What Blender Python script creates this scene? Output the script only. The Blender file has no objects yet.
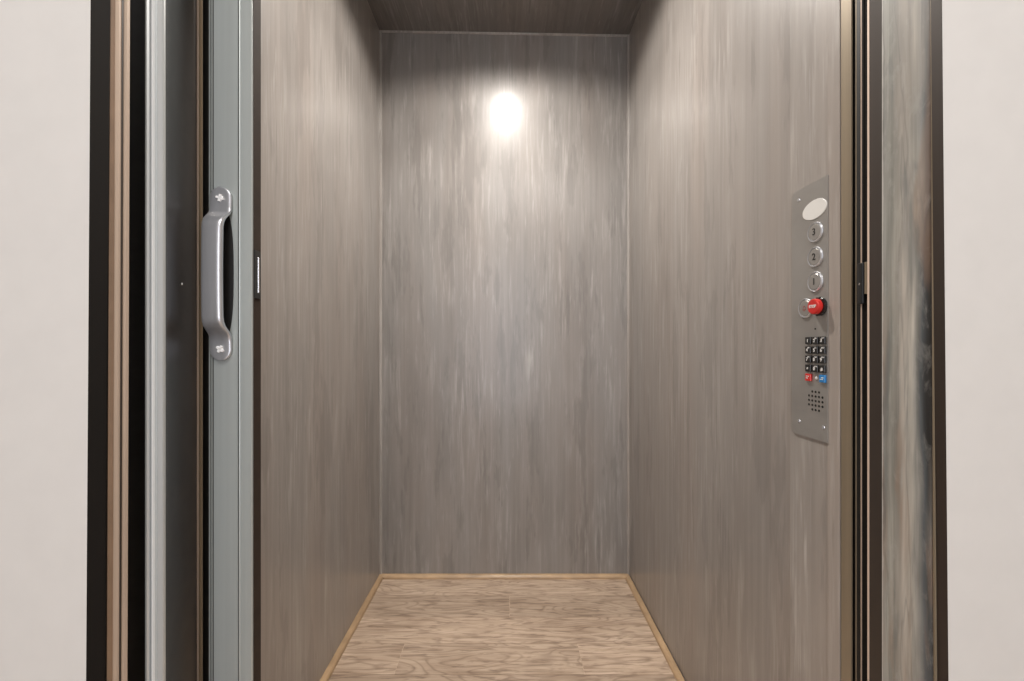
import bpy, bmesh, math, random
from mathutils import Vector, Matrix
random.seed(7)
S = bpy.context.scene
COL = S.collection
F = 420.0          # focal length in px of a 1024 wide frame
CX, CZ = 508.0, 346.0
H = 0.928          # camera height
XL, XR = -0.5145, 0.4855
YB = 1.687
YF = 0.6123

# ---------------------------------------------------------------- materials
class NT:
    def __init__(s, name):
        s.m = bpy.data.materials.new(name); s.m.use_nodes = True
        s.t = s.m.node_tree; s.n = s.t.nodes; s.l = s.t.links
        s.b = s.n['Principled BSDF']
        s.co = s.n.new('ShaderNodeTexCoord')
    def set(s, k, v):
        inp = s.b.inputs[k]
        if hasattr(v, 'is_linked'): s.l.new(v, inp)
        else:
            if k in ('Base Color', 'Emission Color') and len(v) == 3: v = (*v, 1)
            inp.default_value = v
    def mapv(s, scale, loc=(0,0,0), src=None):
        mp = s.n.new('ShaderNodeMapping')
        mp.inputs['Scale'].default_value = scale; mp.inputs['Location'].default_value = loc
        s.l.new(src or s.co.outputs['Object'], mp.inputs['Vector']); return mp.outputs[0]
    def noise(s, scale, loc=(0,0,0), detail=4, rough=.55, dist=0, src=None):
        nz = s.n.new('ShaderNodeTexNoise'); nz.inputs['Scale'].default_value = 1
        nz.inputs['Detail'].default_value = detail; nz.inputs['Roughness'].default_value = rough
        nz.inputs['Distortion'].default_value = dist
        s.l.new(s.mapv(scale, loc, src), nz.inputs['Vector']); return nz.outputs['Fac']
    def ramp(s, f, stops):
        r = s.n.new('ShaderNodeValToRGB'); e = r.color_ramp.elements
        while len(e) > 1: e.remove(e[-1])
        for i, (p, c) in enumerate(stops):
            q = e[0] if i == 0 else e.new(p)
            q.position = p
            if not hasattr(c, '__len__'): c = (c, c, c)
            q.color = (*c, 1) if len(c) == 3 else c
        s.l.new(f, r.inputs['Fac']); return r.outputs['Color']
    def mix(s, f, a, b, mode='MIX'):
        x = s.n.new('ShaderNodeMix'); x.data_type = 'RGBA'; x.blend_type = mode
        for k, v in ((0, f), (6, a), (7, b)):
            if hasattr(v, 'is_linked'): s.l.new(v, x.inputs[k])
            elif k == 0: x.inputs[0].default_value = v
            else: x.inputs[k].default_value = (*v, 1)
        return x.outputs[2]
    def math(s, op, a, b=0.0, c=0.0):
        x = s.n.new('ShaderNodeMath'); x.operation = op
        for k, v in enumerate((a, b, c)):
            if hasattr(v, 'is_linked'): s.l.new(v, x.inputs[k])
            else: x.inputs[k].default_value = v
        return x.outputs[0]
    def bump(s, h, strength=.2, dist=.002):
        b = s.n.new('ShaderNodeBump'); b.inputs['Strength'].default_value = strength
        b.inputs['Distance'].default_value = dist
        s.l.new(h, b.inputs['Height']); s.l.new(b.outputs[0], s.b.inputs['Normal'])

def simple(name, col, rough=.5, metal=0, coat=0, var=.12, streak=None, spec=None, emit=None, estr=0):
    t = NT(name)
    n = t.noise(streak or (30, 30, 30), detail=3)
    lo = tuple(c*(1-var) for c in col); hi = tuple(min(1, c*(1+var)) for c in col)
    t.set('Base Color', t.ramp(n, [(.3, lo), (.7, hi)]))
    t.set('Roughness', rough); t.set('Metallic', metal); t.set('Coat Weight', coat)
    if spec is not None: t.set('Specular IOR Level', spec)
    if emit: t.set('Emission Color', emit); t.set('Emission Strength', estr)
    return t.m

def wash(name, axis='z', dark=(.215,.195,.178), light=(.365,.336,.311), off=0.0, amt=1.0, warm=None):
    """grey-taupe brushed faux finish, strokes along one axis"""
    t = NT(name)
    def sc(a, b):
        return (a, a, b) if axis == 'z' else (a, b, a)
    o = (off, off*1.7, off*.6)
    fine = t.noise(sc(85, 1.2), o, 5, .6)
    med = t.noise(sc(23, .9), o, 5, .65, .1)
    big = t.noise(sc(4.2, 1.5), o, 3, .55, .4)
    f = t.math('ADD', t.math('MULTIPLY', fine, .30), t.math('ADD', t.math('MULTIPLY', med, .34), t.math('MULTIPLY', big, .36)))
    base = t.ramp(f, [(.30, dark), (.5, tuple((a+b)/2 for a, b in zip(dark, light))), (.70, light)])
    # cool / warm drift
    drift = t.noise(sc(6, .8), (3+off, 1, 2), 2)
    base = t.mix(t.ramp(drift, [(.42, 0), (.62, .55)]), base, t.mix(1.0, base, (1.05, .985, .945), 'MULTIPLY'))
    # dry brush tails: short pale strokes
    st = t.noise(sc(62, 5.5), (7+off, 2, 5), 3, .5)
    msk = t.noise(sc(9, 3.0), (1+off, 9, 4), 2, .5)
    k = t.math('MULTIPLY', t.ramp(st, [(.56, 0), (.74, 1)]), t.ramp(msk, [(.50, 0), (.68, 1)]))
    base = t.mix(t.math('MULTIPLY', k, .40*amt), base, (.55, .52, .49))
    for q, (a1, b1, th, am) in enumerate(((130, 6, .55, .20), (48, 3.2, .57, .20), (95, 10, .60, .18))):
        s2 = t.noise(sc(a1, b1), (q*3+off, 4+q, 6), 4, .6, .2)
        m2 = t.noise(sc(7+q*4, 2.2+q), (off-q, 3, q*5), 3, .6)
        k2 = t.math('MULTIPLY', t.ramp(s2, [(th-.03, 0), (th+.12, 1)]), t.ramp(m2, [(.46, 0), (.60, 1)]))
        base = t.mix(t.math('MULTIPLY', k2, am*amt), base, (.60, .57, .54))
    # broad darker lap marks
    lap = t.noise(sc(17, 2.6), (5+off, 5, 8), 4, .65, .15)
    base = t.mix(t.math('MULTIPLY', t.ramp(lap, [(.55, 0), (.60, 1)]), .24), base, tuple(c*.6 for c in dark))
    t.set('Base Color', base)
    t.set('Roughness', t.math('MULTIPLY_ADD', med, .16, .34))
    t.set('Specular IOR Level', .5)
    t.set('Coat Weight', .48); t.set('Coat Roughness', .22)
    t.bump(fine, .22, .0012)
    return t.m

M = {}
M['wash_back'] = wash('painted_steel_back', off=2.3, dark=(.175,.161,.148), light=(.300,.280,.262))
M['wash_left'] = wash('painted_steel_left', off=11.1)
M['wash_right'] = wash('painted_steel_right', off=5.2)
M['wash_patch'] = wash('painted_patch', off=3.1, dark=(.255,.232,.212), light=(.40,.37,.34), amt=1.7)
M['wash_strip'] = wash('painted_strip', off=8.8, dark=(.27,.24,.215), light=(.43,.39,.355), amt=1.6)
M['wash_ceiling'] = wash('painted_ceiling', axis='y', off=4.4, dark=(.12,.108,.099), light=(.22,.20,.186))
M['caulk'] = wash('caulk_paint', off=1.1, dark=(.20,.185,.17), light=(.42,.39,.36), amt=1.6)
M['hall_wall'] = simple('hall_wall_paint', (.635, .618, .592), .75, var=.015)
M['hall_ceiling'] = simple('hall_ceiling_paint', (.8, .79, .77), .85, var=.01)
M['white'] = simple('white_paint', (.8, .8, .79), .5, var=.01)
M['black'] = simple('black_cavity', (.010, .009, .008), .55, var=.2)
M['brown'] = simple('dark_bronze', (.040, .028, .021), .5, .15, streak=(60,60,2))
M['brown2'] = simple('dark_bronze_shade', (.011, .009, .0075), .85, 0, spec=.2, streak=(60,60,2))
M['tan'] = simple('tan_bronze', (.54, .425, .335), .45, .2, streak=(80,80,2))
M['groove_shade'] = simple('groove_shade_paint', (.09, .095, .09), .5)
M['tan_edge'] = simple('pale_bronze_edge', (.72, .57, .46), .5, .1, streak=(80,80,3))  # paler bronze tone for the thin edge lines
M['umber'] = simple('umber_bronze', (.20, .125, .075), .5, .1)
M['edge_brown'] = simple('matt_brown_edge', (.040, .027, .020), .75, 0, spec=.2)
M['olive'] = simple('champagne_anodised', (.29, .235, .165), .42, .35, streak=(80,80,1.5))
M['silver'] = simple('silver_extrusion', (.56, .58, .575), .36, .4, var=.05, streak=(80,80,1))
M['rib_glint'] = simple('painted_glint', (.80, .81, .80), .4, .1, var=.03)
M['alu'] = simple('grey_anodised', (.47, .505, .49), .42, .45, var=.06, streak=(60,60,1))
M['smoke'] = simple('smoked_panel', (.026, .024, .023), .38, 0, 0, var=.25, spec=.3)
M['nickel'] = simple('satin_nickel', (.58, .59, .615), .28, .68, var=.08, streak=(90,90,6))
M['chrome'] = simple('bright_chrome', (.82, .82, .82), .16, 1, var=.02)
M['screw'] = simple('bright_screw', (.95, .95, .94), .35, 0, var=.01)
M['steel_plate'] = None
M['trimwood'] = simple('oak_trim', (.40, .27, .155), .35, var=.25, streak=(12,12,60))
M['red'] = simple('red_plastic', (.62, .018, .014), .3, 0, .4, var=.03)
M['blue'] = simple('blue_plastic', (.02, .22, .55), .3, 0, .4, var=.03)
M['blackplastic'] = simple('black_plastic', (.012, .012, .012), .3, 0, .3, var=.1)
M['whiteink'] = simple('white_ink', (.8, .79, .76), .5, var=.01)
M['darkink'] = simple('dark_ink', (.02, .018, .016), .5, var=.1)
M['redink'] = simple('red_ink', (.35, .04, .03), .5, var=.05)
M['display'] = simple('lit_white_display', (.74, .73, .70), .4, var=.02, emit=(1, .97, .9), estr=.04)
M['lens'] = simple('lamp_lens', (.9, .9, .9), .5, var=.01, emit=(1, .93, .84), estr=12)

t = NT('brushed_stainless')
n = t.noise((50, 6, 14), detail=3)
bl = t.noise((18, 18, 9), detail=3)
c = t.ramp(n, [(.3, (.34,.325,.305)), (.7, (.40,.385,.365))])
c = t.mix(t.ramp(bl, [(.55, 0), (.68, .45)]), c, (.28,.265,.245))
t.set('Base Color', c); t.set('Metallic', .45); t.set('Roughness', .36); t.bump(n, .08, .0005)
M['steel_plate'] = t.m

# painted frame board, grey wash with dark bluish paint toward the hall edge
t = NT('faux_painted_frame')
fine = t.noise((90, 90, 2.2), (3,3,3), 5)
med = t.noise((34, 34, 3.0), (1,6,2), 4, .6, .6)
f = t.math('ADD', t.math('MULTIPLY', fine, .4), t.math('MULTIPLY', med, .6))
c = t.ramp(f, [(.36, (.16,.155,.14)), (.5, (.26,.25,.225)), (.64, (.42,.40,.36))])
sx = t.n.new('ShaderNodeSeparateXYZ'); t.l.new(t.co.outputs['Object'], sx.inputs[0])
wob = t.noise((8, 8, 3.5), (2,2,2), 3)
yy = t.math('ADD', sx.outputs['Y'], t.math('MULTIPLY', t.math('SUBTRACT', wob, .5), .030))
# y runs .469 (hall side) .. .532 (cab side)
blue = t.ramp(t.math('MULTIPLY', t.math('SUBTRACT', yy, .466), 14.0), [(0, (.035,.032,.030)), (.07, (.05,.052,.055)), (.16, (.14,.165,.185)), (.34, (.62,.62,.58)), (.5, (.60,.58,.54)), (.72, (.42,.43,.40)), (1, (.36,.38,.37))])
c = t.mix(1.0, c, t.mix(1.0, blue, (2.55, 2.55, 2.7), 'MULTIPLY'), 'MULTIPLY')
vein = t.noise((16, 16, 1.6), (6,1,3), 4, .6, .6)
c = t.mix(t.ramp(vein, [(.49, 0), (.5, .35), (.525, 0)]), c, (.13,.135,.13))
wr = t.noise((26, 26, 3.6), (9,4,1), 3, .5, .4)
c = t.mix(t.ramp(wr, [(.55, 0), (.68, .4)]), c, (.40,.35,.30))
ms = t.noise((70, 70, 26), (4,4,4), 4, .65, .4)
c = t.mix(t.ramp(ms, [(.52, 0), (.70, .30)]), c, (.50,.49,.46))
rs = t.noise((22, 22, 2.4), (2,8,1), 4, .6, .6)
c = t.mix(t.ramp(rs, [(.56, 0), (.64, .40)]), c, (.32,.20,.13))
dk = t.noise((40, 40, 5), (8,3,9), 4, .6, .5)
c = t.mix(t.ramp(dk, [(.54, 0), (.66, .45)]), c, (.12,.135,.14))
ed = t.math('ADD', sx.outputs['Y'], t.math('MULTIPLY', t.math('SUBTRACT', t.noise((60,60,30), (1,1,1), 4), .5), .004))
c = t.mix(t.ramp(t.math('MULTIPLY', t.math('SUBTRACT', ed, .5295), 400), [(.35, 0), (.6, .8)]), c, (.62,.60,.56))
t.set('Base Color', c); t.set('Roughness', .5); t.set('Coat Weight', .2); t.set('Coat Roughness', .2); t.bump(fine, .3, .001)
M['frame_paint'] = t.m

# wood floor; plank index in colour attribute
t = NT('hickory_planks')
at = t.n.new('ShaderNodeAttribute'); at.attribute_name = 'plank'; at.attribute_type = 'GEOMETRY'
vm = t.n.new('ShaderNodeVectorMath'); vm.operation = 'MULTIPLY_ADD'
t.l.new(at.outputs['Color'], vm.inputs[0]); vm.inputs[1].default_value = (7, 5, 3)
t.l.new(t.co.outputs['Object'], vm.inputs[2]); P = vm.outputs[0]
g1 = t.noise((1.9, 11.0, 1), (0,0,0), 2, .45, .35, src=P)          # contour field
rings = t.math('SINE', t.math('MULTIPLY', g1, 120.0))
rr = t.math('MULTIPLY_ADD', rings, .5, .5)
g3 = t.noise((8, 95, 1), (2,2,0), 4, .6, src=P)       # fibres
g4 = t.noise((3, 10, 1), (5,2,0), 3, .5, src=P)
g5 = t.noise((11, 85, 1), (1,7,0), 3, .6, .8, src=P)
c = t.ramp(g3, [(.3, (.53,.40,.30)), (.7, (.74,.59,.465))])
c = t.mix(t.math('MULTIPLY', t.math('POWER', rr, 6), t.ramp(g4, [(.3, .15), (.65, .62)])), c, (.22,.15,.105))
c = t.mix(t.ramp(g5, [(.52, 0), (.64, .55)]), c, (.19,.125,.088))
c = t.mix(t.ramp(g4, [(.50, 0), (.72, .5)]), c, (.29,.20,.14))
hs = t.n.new('ShaderNodeSeparateColor'); t.l.new(at.outputs['Color'], hs.inputs[0])
c = t.mix(1.0, c, t.ramp(hs.outputs[0], [(0, (.66,.64,.61)), (1, (1.02,1.0,.97))]), 'MULTIPLY')
t.set('Base Color', c); t.set('Roughness', .42); t.set('Specular IOR Level', .4)
t.bump(t.math('MULTIPLY', t.math('SUBTRACT', g5, .2), -1), .15, .001)
M['planks'] = t.m

# ---------------------------------------------------------------- mesh helpers
def link(name, bm, mat, parent=None, smooth=False, kind=None, bevel=0, seg=2):
    bmesh.ops.recalc_face_normals(bm, faces=bm.faces)
    me = bpy.data.meshes.new(name); bm.to_mesh(me); bm.free()
    if smooth:
        for p in me.polygons: p.use_smooth = True
    if mat: me.materials.append(mat)
    o = bpy.data.objects.new(name, me); COL.objects.link(o)
    if parent:
        o.parent = parent; o.matrix_parent_inverse = Matrix.Translation(parent.location).inverted()
    if kind: o['kind'] = kind
    if bevel:
        b = o.modifiers.new('bevel', 'BEVEL'); b.width = bevel; b.segments = seg; b.limit_method = 'ANGLE'; b.angle_limit = math.radians(40)
        for p in me.polygons: p.use_smooth = False
    return o
def box(bm, x0, x1, y0, y1, z0, z1):
    v = [bm.verts.new((x, y, z)) for x in (x0, x1) for y in (y0, y1) for z in (z0, z1)]
    for f in ((0,1,3,2),(4,6,7,5),(0,4,5,1),(2,3,7,6),(0,2,6,4),(1,5,7,3)): bm.faces.new([v[i] for i in f])
    return v
def B(*a):
    bm = bmesh.new(); box(bm, *a); return bm
def prism(pts, z0, z1, lean=None):
    """closed 2-D (x,y) outline extruded in z; lean = dx per metre about camera height"""
    bm = bmesh.new(); L = lean or 0.0
    lo = [bm.verts.new((x + L*(z0-H), y, z0)) for x, y in pts]
    hi = [bm.verts.new((x + L*(z1-H), y, z1)) for x, y in pts]
    n = len(pts)
    for i in range(n):
        j = (i+1) % n; bm.faces.new((lo[i], lo[j], hi[j], hi[i]))
    bm.faces.new(lo); bm.faces.new(hi); return bm
def ray(off, y):          # lateral position seen at px offset from the vanishing point, at depth y
    return off*y/F
def thing(name, label, cat, loc):
    o = bpy.data.objects.new(name, None); COL.objects.link(o); o.location = loc
    o['label'] = label; o['category'] = cat; o.empty_display_size = .05
    return o

ZT = 2.12      # top of the opening pieces
# ---------------------------------------------------------------- cab shell
zL, zR = 2.193, 2.175
def quad_slab(name, inner, outer, mat):
    """inner/outer: matching 4-point loops"""
    bm = bmesh.new(); a = [bm.verts.new(p) for p in inner]; b = [bm.verts.new(p) for p in outer]
    bm.faces.new(a); bm.faces.new(b)
    for i in range(4):
        j = (i+1) % 4; bm.faces.new((a[i], a[j], b[j], b[i]))
    return link(name, bm, mat, kind='structure')
T = .02
quad_slab('wall_back', [(XL,YB,0),(XR,YB,0),(XR,YB,zR),(XL,YB,zL)], [(XL,YB+T,0),(XR,YB+T,0),(XR,YB+T,zR),(XL,YB+T,zL)], M['wash_back'])
YLF = .668
quad_slab('wall_left', [(XL,YLF,0),(XL,YB+T,0),(XL,YB+T,zL),(XL,YLF,zL)], [(XL-T,YLF,0),(XL-T,YB+T,0),(XL-T,YB+T,zL),(XL-T,YLF,zL)], M['wash_left'])
YSP = XR*F/321.0   # start of narrow front strip
YPL = XR*F/283.0   # far edge of the old panel patch
quad_slab('wall_right', [(XR,YPL,0),(XR,YB+T,0),(XR,YB+T,zR),(XR,YPL,zR)], [(XR+T,YPL,0),(XR+T,YB+T,0),(XR+T,YB+T,zR),(XR+T,YPL,zR)], M['wash_right'])
quad_slab('trim_1', [(XR-.0012,YSP,0),(XR-.0012,YPL,0),(XR-.0012,YPL,zR),(XR-.0012,YSP,zR)], [(XR+T,YSP,0),(XR+T,YPL,0),(XR+T,YPL,zR),(XR+T,YSP,zR)], M['wash_patch'])
quad_slab('trim_2', [(XR-.0022,YF,0),(XR-.0022,YSP,0),(XR-.0022,YSP,zR),(XR-.0022,YF,zR)], [(XR+T,YF,0),(XR+T,YSP,0),(XR+T,YSP,zR),(XR+T,YF,zR)], M['wash_strip'])
quad_slab('ceiling', [(XL-T,YF,zL),(XR+T,YF,zR),(XR+T,YB+T,zR),(XL-T,YB+T,zL)], [(XL-T,YF,zL+T),(XR+T,YF,zR+T),(XR+T,YB+T,zR+T),(XL-T,YB+T,zL+T)], M['wash_ceiling'])

# corner caulk beads
def bead(name, pts, z0, z1):
    link(name, prism(pts, z0, z1), M['caulk'], kind='structure')
bead('trim_3', [(XL, YB), (XL+.009, YB), (XL+.007, YB-.003), (XL, YB-.004)], .0, zL-.003)
bead('trim_4', [(XR, YB), (XR-.007, YB), (XR-.005, YB-.003), (XR, YB-.005)], .0, zR-.003)
bm = bmesh.new()
for x, z in ((XL, zL), (XR, zR)):
    for dy, dz in ((0, 0), (0, -.006), (-.004, -.004), (-.005, 0)): bm.verts.new((x, YB+dy, z+dz))
bm.verts.ensure_lookup_table(); v = bm.verts
for i in range(4): bm.faces.new((v[i], v[(i+1) % 4], v[4+(i+1) % 4], v[4+i]))
link('trim_5', bm, M['caulk'], kind='structure')

# floor of the cab: planks across
bm = bmesh.new(); lay = bm.loops.layers.float_color.new('plank')
bound = [1.700, 1.563, 1.437, 1.311, 1.186, 1.061, .936, .811, .686, .60]
joints = [[], [.006], [], [-.322, .217], [], [.33, -.41], [.1], [-.25, .4], [0]]
idx = 0
def plank(x0, x1, y0, y1):
    g, d = .0006, .0015
    c = (random.random(), random.random(), random.random(), 1)
    vs = [bm.verts.new(p) for p in ((x0+g,y0+g,0),(x1-g,y0+g,0),(x1-g,y1-g,0),(x0+g,y1-g,0))]
    vb = [bm.verts.new((p.co.x, p.co.y, -d)) for p in vs]
    fs = [bm.faces.new(vs)] + [bm.faces.new((vs[i], vs[(i+1)%4], vb[(i+1)%4], vb[i])) for i in range(4)]
    for f in fs:
        for l in f.loops: l[lay] = c
for r in range(len(bound)-1):
    xs = [XL-.01] + sorted(j for j in joints[r] if j > XL+.02) + [XR+.01]
    for i in range(len(xs)-1): plank(xs[i], xs[i+1], bound[r+1], bound[r])
vs = box(bm, XL-.02, XR+.02, .60, 1.707, -.03, -.0012)
for f in vs[0].link_faces: pass
link('floor', bm, M['planks'], kind='structure')

# quarter-round trim around the floor
def quarter(name, path_pts, wdir, a0, a1, axis):
    w, h = .0165, .014
    prof = [(0, 0), (w, 0), (w, .003)] + [(w*math.cos(a), .003+(h-.003)*math.sin(a)) for a in [math.pi/2*k/7 for k in range(1, 8)]] 
    bm = bmesh.new(); rings = []
    for end, s in ((a0, 1), (a1, -1)):
        ring = []
        for u, z in prof:
            if axis == 'y':   # runs in y on side wall, mitred at the back
                y = end - (u if end > 1 else 0)
                ring.append(bm.verts.new((path_pts + wdir*u, y, z)))
            else:
                ring.append(bm.verts.new((end + s*u, path_pts - u, z)))
        rings.append(ring)
    n = len(prof)
    for i in range(n): bm.faces.new((rings[0][i], rings[0][(i+1)%n], rings[1][(i+1)%n], rings[1][i]))
    for r in rings: bm.faces.new(r)
    link(name, bm, M['trimwood'], kind='structure')
quarter('baseboard_back', YB, -1, XL, XR, 'x')
quarter('baseboard_left', XL, 1, YLF, YB, 'y')
quarter('baseboard_right', XR-.0022, -1, YF, YB, 'y')

# ---------------------------------------------------------------- hall wall with the opening
WY = .455
RL, LL = -.0095, .0066      # slight lean of the two edges
xr0, xl0 = .4738, -.4547
HX0, HX1, HY0, HZ = -1.7, 1.7, -1.75, 2.5
DEEP = .478
def side_wall(name, x_edge, lean, x_far):
    bm = bmesh.new(); pts = []
    for z in (0, ZT):
        xe = x_edge + lean*(z-H)
        pts.append([bm.verts.new(p) for p in ((x_far,WY,z),(xe,WY,z),(xe+(.012 if x_far>0 else -.012),WY+.008,z),(x_far,WY+.008,z))])
    for i in range(4): bm.faces.new((pts[0][i], pts[0][(i+1)%4], pts[1][(i+1)%4], pts[1][i]))
    for p in pts: bm.faces.new(p)
    link(name, bm, M['hall_wall'], kind='structure')
side_wall('wall_front_left', xl0, LL, HX0)
side_wall('wall_front_right', xr0, RL, HX1)
link('wall_front_top', B(HX0, HX1, WY, WY+.008, ZT, HZ), M['hall_wall'], kind='structure')
# hall shell behind the viewer
link('wall_hall_left', B(HX0-.05, HX0, HY0, WY+.008, 0, HZ), M['hall_wall'], kind='structure')
link('wall_hall_right', B(HX1, HX1+.05, HY0, WY+.008, 0, HZ), M['hall_wall'], kind='structure')
link('ceiling_hall', B(HX0, HX1, HY0, WY+.008, HZ, HZ+.05), M['hall_ceiling'], kind='structure')
wx0, wx1, wz0, wz1 = -.50, .34, .12, 2.05
bm = B(HX0, wx0, HY0-.05, HY0, 0, HZ); box(bm, wx1, HX1, HY0-.05, HY0, 0, HZ)
box(bm, wx0, wx1, HY0-.05, HY0, 0, wz0); box(bm, wx0, wx1, HY0-.05, HY0, wz1, HZ)
link('wall_hall_back', bm, M['hall_wall'], kind='structure')
bm = B(wx0, wx0+.05, HY0-.04, HY0+.01, wz0, wz1); box(bm, wx1-.05, wx1, HY0-.04, HY0+.01, wz0, wz1)
box(bm, wx0+.05, wx1-.05, HY0-.04, HY0+.01, wz0, wz0+.05); box(bm, wx0+.05, wx1-.05, HY0-.04, HY0+.01, wz1-.05, wz1)
link('window_1', bm, M['white'], kind='structure')
bm = bmesh.new(); lay = bm.loops.layers.float_color.new('plank')
y = WY+.15; k = 0
while y > HY0:
    off = random.uniform(-.6, .6)
    xs = [HX0, off-.7, off+.5, HX1]
    for i in range(3): plank(xs[i], xs[i+1], max(y-.125, HY0), y)
    y -= .125
box(bm, HX0, HX1, HY0, WY+.14, -.03, -.0012)
link('floor_hall', bm, M['planks'], kind='structure')
# closure around and above the cab front (shaft side of the front wall)
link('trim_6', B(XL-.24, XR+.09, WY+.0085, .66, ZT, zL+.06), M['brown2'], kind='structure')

# ---------------------------------------------------------------- right jamb, front to back
def yo(off, x): return x*F/off
lean = RL
def rj(name, off0, off1, x0, x1, mat, depth=.012, z1=ZT, ln=0.0, bevel=0):
    """side-facing strip seen between px offsets off0 (cab side) and off1 (hall side)"""
    ya, yb = yo(off0, x0), yo(off1, x1)
    return link(name, prism([(x0, ya), (x1, yb), (x1+depth, yb), (x0+depth, ya)], 0, z1, ln), mat, kind='structure', bevel=bevel)
xj = xr0
# frame board edge next to hall wall (dark brown), leaning with the wall
link('trim_7', prism([(xr0+.0004, WY+.0006), (xr0-.0003, yo(426.3, xr0)), (xr0+.02, yo(426.3, xr0)), (xr0+.02, WY+.0090), (xr0+.013, WY+.0082), (xr0+.0018, WY+.0006)], 0, ZT, RL), M['brown'], kind='structure')
link('trim_8', prism([(xr0-.0006, yo(426.3, xr0)), (xr0-.0006, yo(424.6, xr0)), (xr0+.01, yo(424.6, xr0)), (xr0+.01, yo(426.3, xr0))], 0, ZT, RL*.5), M['olive'], kind='structure')
# painted board, with a rounded edge toward the hall
pts = []
y0p, y1p = yo(424.4, xj), yo(374, xj)
for k in range(5):
    a = math.pi/2*k/4; pts.append((xj+.004*(1-math.sin(a)), y0p+.004*(1-math.cos(a))))
pts += [(xj, y1p), (xj+.02, y1p), (xj+.02, y0p)]
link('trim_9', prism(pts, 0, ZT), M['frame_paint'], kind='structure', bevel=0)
# bright chipped edge line between board and brown return
xa, xb = .4740, .4795
rj('trim_10', 361.2, 374, .4800, .4745, M['brown'])
rj('trim_11', 359.3, 361.1, .4792, .4795, M['tan_edge'], .0008)
rj('trim_12', 353.8, 359.0, .4840, .4840, M['brown2'], .008)
rj('trim_13', 352.6, 353.5, .4815, .4815, M['tan'], .0008)
rj('trim_14', 348.6, 352.3, .4870, .4870, M['black'], .006)
rj('trim_15', 347.5, 348.3, .4835, .4835, M['olive'], .0006)
rj('trim_16', 343.2, 347.4, .4880, .4880, M['black'], .006)
rj('trim_17', 333.0, 343.2, XR-.0015, XR-.0015, M['olive'], .002)
link('trim_18', B(.4945, .53, WY+.009, YF+.02, 0, ZT), M['black'], kind='structure')

# ---------------------------------------------------------------- left jamb and gate pocket
# dark frame return
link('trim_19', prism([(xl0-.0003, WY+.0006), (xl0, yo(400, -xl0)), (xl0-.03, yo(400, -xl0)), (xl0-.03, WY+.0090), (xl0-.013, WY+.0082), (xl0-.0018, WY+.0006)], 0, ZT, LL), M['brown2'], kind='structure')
# tan bronze channel, two ribs with a groove, turned a little to the hall
c0 = Vector((-.4547, .4790)); c1 = Vector((-ray(379.3, .4975), .4975)); u = (c1-c0); nrm = Vector((u.y, -u.x)).normalized()
def cpt(s, d): p = c0 + u*s + nrm*d; return (p.x, p.y)
link('trim_20', prism([cpt(0,0), cpt(.10,.0016), cpt(.36,.0022), cpt(.5,.0018), cpt(.55,0), cpt(.60,-.001), cpt(.66,.0006), cpt(.8,.0012), cpt(.96,.0008), cpt(1,0), cpt(1,-.012), cpt(0,-.012)], 0, ZT, LL*.6), M['tan'], kind='structure')
link('trim_22', prism([cpt(-.05,.0002), cpt(.15,.0024), cpt(.15,0), cpt(0,-.004)], 0, ZT, LL*.6), M['umber'], kind='structure')
link('trim_23', prism([cpt(.5,.0022), cpt(.62,.0014), cpt(.62,0), cpt(.5,-.002)], 0, ZT, LL*.6), M['brown'], kind='structure')  # dark inlay between the ribs, shade of the channel painted in
# black boxes added behind the folded gate to keep the pocket dark
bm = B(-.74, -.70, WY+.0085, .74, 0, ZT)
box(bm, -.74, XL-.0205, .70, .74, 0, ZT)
link('pocket_blackout', bm, M['black'], kind='structure')

# ---------------------------------------------------------------- folding gate (one thing)
gate = thing('folding_gate', 'folded accordion elevator gate with dark smoked panels, grey metal lead post and pull handle', 'gate', (-.45, .60, 0))
GZ0, GZ1 = .006, 2.10
# silver ribbed hinge post
yS = .527
sx0, sx1 = -ray(364, .527), -ray(345, .527)
w = sx1-sx0
prof = [(0,.004),(.02,.001),(.14,0),(.22,.0016),(.27,.0016),(.33,-.0002),(.44,-.0014),(.52,-.0016),(.58,.0004),(.62,.0018),(.66,.0006),(.74,-.0008),(.86,-.0004),(.97,0),(1,.0015),(1,.006),(0,.006)]
link('hinge_post', prism([(sx0+w*a, yS+b) for a, b in prof], GZ0, GZ1), M['silver'], gate)
gate.children[0]['label'] = 'silver ribbed hinge post'
link('glint_strip', prism([(sx0+w*a, yS+b) for a, b in ((.46,-.0012),(.49,-.0026),(.54,-.0026),(.57,-.0005),(.57,.002),(.46,.002))], GZ0, GZ1-.001), M['rib_glint'], gate)  # near-white strip, the hinge post highlight put into its colour
# smoked panels, zigzag in plan
def panel(name, a, b, th=.004):
    a, b = Vector(a), Vector(b); d = (b-a).normalized(); n = Vector((d.y, -d.x))*th
    return link(name, prism([(a.x, a.y), (b.x, b.y), (b.x-n.x, b.y-n.y), (a.x-n.x, a.y-n.y)], GZ0+.01, GZ1-.01), M['smoke'], gate)
pB0 = (sx1+.0005, yS+.0045); pB1 = (-ray(311.2, .628), .628)
panel('smoked_panel', pB0, pB1)
panel('smoked_panel', (-.492, .612), (sx0-.0005, yS+.005))
panel('smoked_panel', (-.492, .616), (-.575, .530))
# bronze edge fins beside the lead post
link('edge_strip', prism([(-ray(311.2,.628), .628), (-ray(309.3,.626), .626), (-ray(309.0,.630), .630), (-ray(311.2,.632), .633)], GZ0, GZ1), M['tan_edge'], gate)
link('edge_strip', prism([(-ray(309.0,.631), .631), (-ray(305.5,.631), .631), (-ray(305.2,.640), .640), (-ray(309.0,.641), .641)], GZ0, GZ1), M['olive'], gate)
link('backing_strip', prism([(-ray(311,.645), .645), (-ray(299,.645), .645), (-ray(299,.650), .650), (-ray(311,.650), .650)], GZ0, GZ1), M['blackplastic'], gate)
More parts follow.
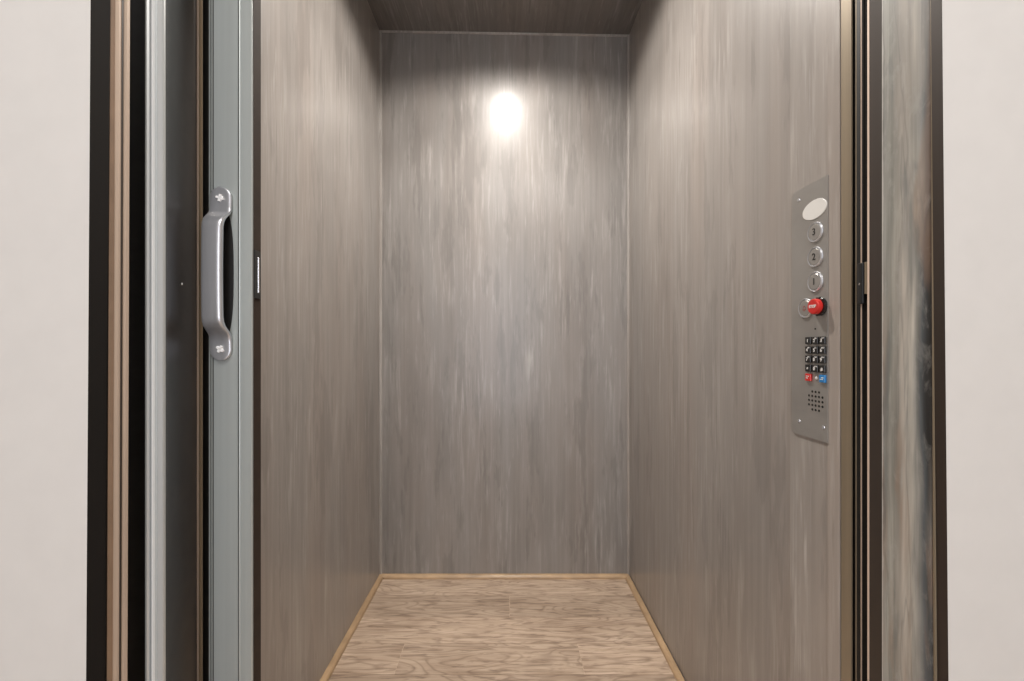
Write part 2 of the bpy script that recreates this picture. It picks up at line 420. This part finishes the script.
# lead post profile
def lp(px, dy=0.0, y=.62): return (-ray(CX-px, y), y+dy)
prof = [lp(207.6,.010), lp(207.8,.004), lp(208.6,.0005), lp(210.3,0), lp(210.6,.0015), lp(211.2,.0015), lp(211.6,-.0004), lp(212.4,-.0004), lp(212.8,.002), lp(213.3,.002), lp(213.8,0),
        lp(237.2,0), lp(237.6,-.0006), lp(238.1,-.0006), lp(238.3,.0035), lp(239.1,.0035), lp(239.4,-.0004), lp(240.1,0), lp(251.0,.0002), lp(251.7,.0012), lp(252.0,.003)]
xe = prof[-1][0]
prof += [(xe-.001, .6225), (xe-.001, .6405), (prof[0][0], .6405)]
post = link('lead_post', prism(prof, GZ0, GZ1), M['alu'], gate)
post['label'] = 'grey green anodised lead post'
for a_, b_ in ((210.5, 211.3), (212.7, 213.5), (238.25, 239.15)):
    link('groove_shade', prism([lp(a_, -.0001), lp(b_, -.0001), lp(b_, .002), lp(a_, .002)], GZ0, GZ1-.001), M['groove_shade'], gate)  # dark strip in each post groove, its colour stands in for shade
link('post_edge', prism([(xe-.0008, .6232), (xe+.0006, .6232), (xe+.0006, .6412), (xe-.0008, .6412)], GZ0, GZ1), M['edge_brown'], gate)

# handle, satin nickel, with two screws and black inlay behind the grip
hc = Vector((-.4217, .6195, H+.106))
def sweep_handle():
    bm = bmesh.new()
    # half path: (z, y_offset, halfwidth, thickness)
    path = []
    zs = []
    for k in range(9):     # rounded end
        a = math.pi/2*k/8
        path.append((.1275 - .0160*(1-math.sin(a)), 0, max(.0006, .0160*math.sin(a)) if k else .001, .0045))
    path = []
    for k in range(1, 10):
        a = math.pi/2*k/9
        path.append((.1115+.0160*math.cos(a), 0.0, .0160*math.sin(a), .0050))
    path += [(.100, 0, .0160, .0052), (.092, -.0004, .0160, .0060), (.087, -.0030, .0158, .0075), (.082, -.0075, .0153, .0088), (.077, -.0115, .0149, .0098), (.071, -.0142, .0146, .0100), (.064, -.0152, .0145, .0100), (.03, -.0158, .0145, .0100), (0, -.0160, .0145, .0100)]
    full = path + [(-z, o, w_, t_) for z, o, w_, t_ in reversed(path[:-1])]
    rings = []
    for z, o, hw, th in full:
        ring = []; N = 20
        for i in range(N):
            a = 2*math.pi*i/N; e = .55
            cx = math.copysign(abs(math.cos(a))**e, math.cos(a)); sy = math.copysign(abs(math.sin(a))**e, math.sin(a))
            ring.append(bm.verts.new((hc.x + hw*cx, hc.y + o - th/2 + th/2*sy, hc.z + z)))
        rings.append(ring)
    for r0, r1 in zip(rings, rings[1:]):
        for i in range(20): bm.faces.new((r0[i], r0[(i+1)%20], r1[(i+1)%20], r1[i]))
    bm.faces.new(rings[0]); bm.faces.new(rings[-1])
    return bm
h = link('pull_handle', sweep_handle(), M['nickel'], gate, smooth=True)
h['label'] = 'satin nickel offset pull handle'
# flat black inlay on the post, behind the grip
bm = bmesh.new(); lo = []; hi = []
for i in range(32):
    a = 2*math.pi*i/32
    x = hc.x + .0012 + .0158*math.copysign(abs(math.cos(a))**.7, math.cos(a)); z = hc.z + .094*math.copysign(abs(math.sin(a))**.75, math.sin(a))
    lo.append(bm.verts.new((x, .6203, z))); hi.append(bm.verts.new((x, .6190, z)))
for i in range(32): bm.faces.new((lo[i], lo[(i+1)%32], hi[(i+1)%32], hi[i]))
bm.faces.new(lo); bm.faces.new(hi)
link('black_inlay', bm, M['black'], gate)
def disc_y(cx, cy, cz, r, t_, n=20, slot=False):
    bm = bmesh.new(); a = []; b = []; c = []
    for i in range(n):
        q = 2*math.pi*i/n
        a.append(bm.verts.new((cx+r*math.cos(q), cy, cz+r*math.sin(q))))
        b.append(bm.verts.new((cx+r*.8*math.cos(q), cy-t_, cz+r*.8*math.sin(q))))
    for i in range(n): bm.faces.new((a[i], a[(i+1)%n], b[(i+1)%n], b[i]))
    bm.faces.new(b); bm.faces.new(a)
    return bm
for s, rot in ((1, .3), (-1, .6)):
    cz = hc.z + s*.1105
    bm = disc_y(hc.x+.001, hc.y-.0048, cz, .0042, .0016)
    sl = B(-.0058, .0058, -.0008, .0016, -.0016, .0016); box(sl, -.0018, .0018, -.0008, .0014, -.0052, .0052)
    bmesh.ops.transform(sl, matrix=Matrix.Translation((hc.x+.001, hc.y-.0066, cz)) @ Matrix.Rotation(rot, 4, 'Y') @ Matrix.Rotation(.12, 4, 'X'), verts=sl.verts)
    tm = bpy.data.meshes.new('t'); sl.to_mesh(tm); sl.free(); bm.from_mesh(tm); bpy.data.meshes.remove(tm)
    sc = link('screw', bm, M['screw'], h)
for o in h.children: pass
# rivet on the panel
a_, b_ = Vector(pB0), Vector(pB1); k_ = 326/F
tt = -(a_.x + k_*a_.y)/((b_-a_).x + k_*(b_-a_).y); pr = a_.lerp(b_, tt)
link('rivet', disc_y(pr.x+.0004, pr.y-.0012, H+62*pr.y/F, .0016, .0008, 10), M['screw'], gate)
# latch on the post side
lz0, lz1 = H+(346-297)*.63/F, H+(346-252)*.63/F
bm = B(xe+.0006, xe+.0022, .6235, .6380, lz0-.002, lz1+.002)
lt = link('latch', bm, M['blackplastic'], gate)
bm = B(xe+.0018, xe+.0030, .6310, .6345, lz0+.006, lz1-.008)
link('strike_plate', bm, M['chrome'], lt, bevel=.0006)

# ---------------------------------------------------------------- gate interlock on the right jamb
gx = .4790
lk = thing('gate_lock', 'small black gate interlock with worn metal strike, on the dark channel of the right jamb', 'lock', (gx, .57, H+.05))
def zz(py, off, x): return H + (346-py)/off*x
bm = B(gx, .4868, yo(354.4, gx), yo(349.2, gx), zz(304, 352, gx), zz(263, 352, gx))
link('lock_housing', bm, M['blackplastic'], lk, bevel=.0012)
bm = prism([(gx+.001, yo(358.2, gx)), (gx+.001, yo(355.6, gx)), (gx+.005, yo(355.6, gx)), (gx+.005, yo(358.2, gx))], zz(294, 356, gx), zz(262, 356, gx))
link('strike_plate', bm, M['olive'], lk, bevel=.0004)
bm = B(gx-.0006, gx+.001, yo(352.2, gx), yo(351.2, gx), zz(285, 352, gx), zz(283, 352, gx))
link('screw', bm, M['chrome'], lk)

# ---------------------------------------------------------------- control panel
XP = XR-.0014             # carrier surface
XF = XP-.0020             # face of the plate
def py_(px, x=XF): return x*F/(px-CX)
def pz(px, py, x=XF): return H + (346-py)/(px-CX)*x
cp = thing('control_panel', 'stainless steel elevator control panel with floor buttons, red stop knob and black keypad', 'control panel', (XP, .678, H-.15))
ya, yb = py_(791.9), py_(827.6)     # far, near
zt, zb = H+.2585, H-.1465
ch = .007
out = [(yb, zb), (yb, zt), (ya-.003, zt), (ya, zt-.003), (ya, zb+ch), (ya-ch*.5, zb+ch*.3), (ya-ch*1.2, zb)]
bm = bmesh.new(); a = [bm.verts.new((XF, y, z)) for y, z in out]; b = [bm.verts.new((XP, y, z)) for y, z in out]
for i in range(len(out)): j = (i+1) % len(out); bm.faces.new((a[i], a[j], b[j], b[i]))
bm.faces.new(a); bm.faces.new(b)
link('faceplate', bm, M['steel_plate'], cp)

def disc_x(cy, cz, prof, ry=1.0, rz=1.0, n=40, base=XF):
    """lathe around the -x axis; prof = [(radius, height out of plate)]"""
    bm = bmesh.new(); rings = []
    for r, hgt in prof:
        rings.append([bm.verts.new((base-hgt, cy+r*ry*math.cos(2*math.pi*i/n), cz+r*rz*math.sin(2*math.pi*i/n))) for i in range(n)])
    for r0, r1 in zip(rings, rings[1:]):
        for i in range(n): bm.faces.new((r0[i], r0[(i+1)%n], r1[(i+1)%n], r1[i]))
    bm.faces.new(rings[0]); bm.faces.new(rings[-1])
    return bm
def text(name, s, cy, cz, size, x, mat, parent, bold=.0):
    cu = bpy.data.curves.new('t', 'FONT'); cu.body = s; cu.size = size; cu.align_x = 'CENTER'; cu.align_y = 'CENTER'
    cu.extrude = .00015; cu.offset = bold
    tmp = bpy.data.objects.new('t', cu); COL.objects.link(tmp)
    bpy.context.view_layer.update()
    me = bpy.data.meshes.new_from_object(tmp); bpy.data.objects.remove(tmp); bpy.data.curves.remove(cu)
    me.name = name
    me.transform(Matrix(((0,0,-1,x),(-1,0,0,cy),(0,1,0,cz),(0,0,0,1))))
    me.materials.clear(); me.materials.append(mat)
    o = bpy.data.objects.new(name, me); COL.objects.link(o); o.parent = parent
    o.matrix_parent_inverse = parent.matrix_world.inverted() if parent.type != 'EMPTY' else Matrix.Translation(parent.location).inverted()
    return o
def fixup(o, parent):       # part-of-part: geometry is in world space, so cancel the whole chain
    o.parent = parent; o.matrix_parent_inverse = Matrix.Identity(4)

# oval display
ds = link('display_window', disc_x(.6605, pz(815.9, 209.0), [(.0262,.0),(.0262,.0006),(.0255,.0010),(.0,.0014)][:3] , 1.0, .575, 48), M['display'], cp)
ds['label'] = 'white oval display window'
yc = py_(815.5)
for s, py in (('3', 232.1), ('2', 257.0), ('1', 281.8)):
    z = pz(815.5, py)
    rg = link('floor_button', disc_x(yc, z, [(.0130,.0012),(.0134,.0022),(.0148,.0025),(.0157,.0013),(.0160,.0)]), M['nickel'], cp, smooth=False)
    fc = link('button_face', disc_x(yc, z, [(.0128,.0004),(.0128,.0018),(.0122,.0024),(.0060,.0026)]), M['steel_plate'], rg)
    text('numeral', s, yc, z, .0150, XF-.0028, M['darkink'], rg, .0002)
z = pz(805.9, 308.3); ya_ = py_(805.9)
rg = link('alarm_button', disc_x(ya_, z, [(.0130,.0012),(.0134,.0022),(.0148,.0025),(.0157,.0013),(.0160,.0)]), M['nickel'], cp)
link('button_face', disc_x(ya_, z, [(.0128,.0004),(.0128,.0018),(.0122,.0024),(.0060,.0026)]), M['steel_plate'], rg)
bm = bmesh.new()       # bell outline
pts = [(-.0042,-.003),(.0042,-.003),(.0030,-.0015),(.0026,.0018),(.0014,.0036),(0,.0042),(-.0014,.0036),(-.0026,.0018),(-.0030,-.0015)]
inn = [(x*.68, z_*.68) for x, z_ in pts]
A = [bm.verts.new((XF-.0028, ya_-x, z+z_)) for x, z_ in pts]; C_ = [bm.verts.new((XF-.0028, ya_-x, z+z_)) for x, z_ in inn]
for i in range(len(pts)): j = (i+1) % len(pts); bm.faces.new((A[i], A[j], C_[j], C_[i]))
q = [bm.verts.new((XF-.0028, ya_+dx, z-.0042+dz)) for dx, dz in ((-.001,-.0006),(.001,-.0006),(.001,.0006),(-.001,.0006))]; bm.faces.new(q)
link('bell_symbol', bm, M['redink'], rg)
# red stop knob
ys, zs_ = .6478, pz(820, 306.6)
st = link('stop_knob', disc_x(ys, zs_, [(.0092,.0),(.0098,.0015),(.0100,.0050),(.0120,.0058),(.0120,.0110),(.0112,.0122),(.0095,.0126)]), M['red'], cp)
st['label'] = 'red round stop knob'
bm = disc_x(ys, zs_, [(.0142,.0),(.0142,.0020),(.0125,.0035),(.0105,.0036)])
for i in range(14):
    a_ = 2*math.pi*i/14; c_ = (ys+.0136*math.cos(a_), zs_+.0136*math.sin(a_))
    box(bm, XF-.0046, XF-.0006, c_[0]-.0010, c_[0]+.0010, c_[1]-.0010, c_[1]+.0010)
link('collar', bm, M['blackplastic'], st)
text('lettering', 'STOP', ys, zs_, .0062, XF-.0128, M['whiteink'], st, .00022)
# microphone hole
link('microphone_hole', disc_x(py_(815.3), pz(815.3, 328.9), [(.0015, 0), (.0015, .0003)], n=14), M['black'], cp)
# keypad
cols = [py_(q_, XF-.0020) for q_ in (808.2, 815.3, 822.4)]
rows = [pz(815.3, y_) for y_ in (340.5, 350.0, 359.3, 368.5)]
keys = '123456789*0#'; alpha = ['', 'ABC', 'DEF', 'GHI', 'JKL', 'MNO', 'PRS', 'TUV', 'WXY', '', 'OPER', '']
def key(y_, z_, mat, name='keypad_key', s=.0058):
    return link(name, B(XF-.0032, XF, y_-s, y_+s, z_-s, z_+s), mat, cp, bevel=.0008)
for k in range(12):
    r, c_ = divmod(k, 3)
    o = key(cols[c_], rows[r], M['blackplastic'])
    text('numeral', keys[k], cols[c_]+(.0012 if alpha[k] else 0), rows[r]-.0004-(.0014 if keys[k]=='*' else 0), .0072, XF-.0034, M['whiteink'], o, .00018)
    if alpha[k]: text('letters', alpha[k], cols[c_]-.0022, rows[r]+.0033, .0027, XF-.0034, M['whiteink'], o, .00005)
zr = pz(815.3, 377.9)
o = key(cols[0], zr, M['red']); o['label'] = 'red key'
bm = B(XF-.0034, XF-.0031, cols[0]-.0032, cols[0]+.0036, zr+.0012, zr+.0024); box(bm, XF-.0034, XF-.0031, cols[0]-.001, cols[0]+.0036, zr-.0018, zr-.0006)
link('legend', bm, M['whiteink'], o)
o = key(cols[2], zr, M['blue']); o['label'] = 'blue key'
bm = B(XF-.0034, XF-.0031, cols[2]-.0036, cols[2]+.0010, zr+.0008, zr+.0022); box(bm, XF-.0034, XF-.0031, cols[2]-.0030, cols[2]+.0036, zr-.0016, zr-.0006)
link('legend', bm, M['whiteink'], o)
link('indicator_lamp', disc_x(cols[1], zr, [(.0026,0),(.0022,.0012),(.001,.0016)], n=18), M['whiteink'], cp)
# speaker holes
bm = bmesh.new(); ysk, zsk = py_(815.7), pz(815.7, 401.0)
for i in range(-2, 3):
    for j in range(-2, 3):
        if abs(i) == 2 and abs(j) == 2: continue
        cy, cz = ysk+i*.0072, zsk+j*.0071
        vs = [bm.verts.new((XF-.0003, cy+.0019*math.cos(2*math.pi*q/14), cz+.0019*math.sin(2*math.pi*q/14))) for q in range(14)]
        vb = [bm.verts.new((XF+.0002, v_.co.y, v_.co.z)) for v_ in vs]
        bm.faces.new(vs)
        for q in range(14): bm.faces.new((vs[q], vs[(q+1)%14], vb[(q+1)%14], vb[q]))
link('speaker_grille', bm, M['black'], cp)
for px, py in ((798.8, 200.2), (799.1, 421.0), (823.4, 427.5)):
    link('screw', disc_x(py_(px), pz(px, py), [(.0030,0),(.0027,.0007),(.0012,.0009),(.0011,.0003)], n=18), M['nickel'], cp)

# ---------------------------------------------------------------- cab downlight
LX, LY = -.010, 1.188
lzc = zL + (zR-zL)*(LX-XL)/(XR-XL)
dl = thing('ceiling_downlight', 'round white downlight in the middle of the cab ceiling', 'light', (LX, LY, lzc))
bm = bmesh.new(); n = 40; rings = []
for r, z in ((.052, -.003), (.055, -.007), (.072, -.006), (.076, 0.0), (.060, .001)):
    rings.append([bm.verts.new((LX+r*math.cos(2*math.pi*i/n), LY+r*math.sin(2*math.pi*i/n), lzc+z)) for i in range(n)])
for r0, r1 in zip(rings, rings[1:]):
    for i in range(n): bm.faces.new((r0[i], r0[(i+1)%n], r1[(i+1)%n], r1[i]))
link('trim_ring', bm, M['white'], dl, smooth=True)
bm = bmesh.new(); bm.faces.new([bm.verts.new((LX+.052*math.cos(2*math.pi*i/n), LY+.052*math.sin(2*math.pi*i/n), lzc-.003)) for i in range(n)])
link('lens', bm, M['lens'], dl)

# ---------------------------------------------------------------- lights
def area(name, loc, rot, size, energy, col, size_y=None, shape='RECTANGLE', spread=None):
    l = bpy.data.lights.new(name, 'AREA'); l.shape = shape; l.size = size
    if size_y: l.size_y = size_y
    l.energy = energy; l.color = col
    if spread: l.spread = spread
    o = bpy.data.objects.new(name, l); o.location = loc; o.rotation_euler = rot; COL.objects.link(o); return o
sp = bpy.data.lights.new('cab_lamp', 'SPOT'); sp.spot_size = math.radians(160); sp.spot_blend = .38; sp.shadow_soft_size = .028
sp.energy = 22; sp.color = (1, .94, .875)
so = bpy.data.objects.new('cab_lamp', sp); area('cab_lamp_fill', (LX, LY, lzc-.009), (0,0,0), .09, 8.0, (1, .94, .875), shape='DISK', spread=math.radians(115))  # second area light added at the downlight to lift floor and lower walls
so.location = (LX, LY, lzc-.031); COL.objects.link(so)
area('window_daylight', ((wx0+wx1)/2, HY0-.06, (wz0+wz1)/2), (math.radians(90), 0, 0), wx1-wx0-.1, 19, (.90, .92, 1), wz1-wz0-.1)
area('hall_fill', (.1, -.75, HZ-.02), (0,0,0), .9, 30, (1, .96, .925), 1.2)  # unseen area light added under the hall ceiling to brighten the hall

w = bpy.data.worlds.new('world'); S.world = w; w.use_nodes = True
w.node_tree.nodes['Background'].inputs[0].default_value = (.85, .92, 1, 1)
w.node_tree.nodes['Background'].inputs[1].default_value = .5

# fix sub-part transforms: all meshes were made in world space and only the Empties carry a location
for o in COL.objects:
    if o.parent and o.parent.type == 'MESH':
        o.matrix_parent_inverse = Matrix.Identity(4)
        r = o.parent
        o.matrix_parent_inverse = Matrix.Identity(4)

# ---------------------------------------------------------------- camera
cam = bpy.data.cameras.new('camera'); cam.sensor_width = 36; cam.lens = 36*F/1024
cam.shift_x = (512-CX)/1024; cam.shift_y = (CZ-340.5)/1024
cam.clip_start = .01
co = bpy.data.objects.new('camera', cam); COL.objects.link(co)
co.location = (0, 0, H); co.rotation_euler = (math.radians(90), 0, 0)
S.camera = co
S.view_settings.view_transform = 'Standard'
S.view_settings.look = 'None'
S.view_settings.exposure = 0
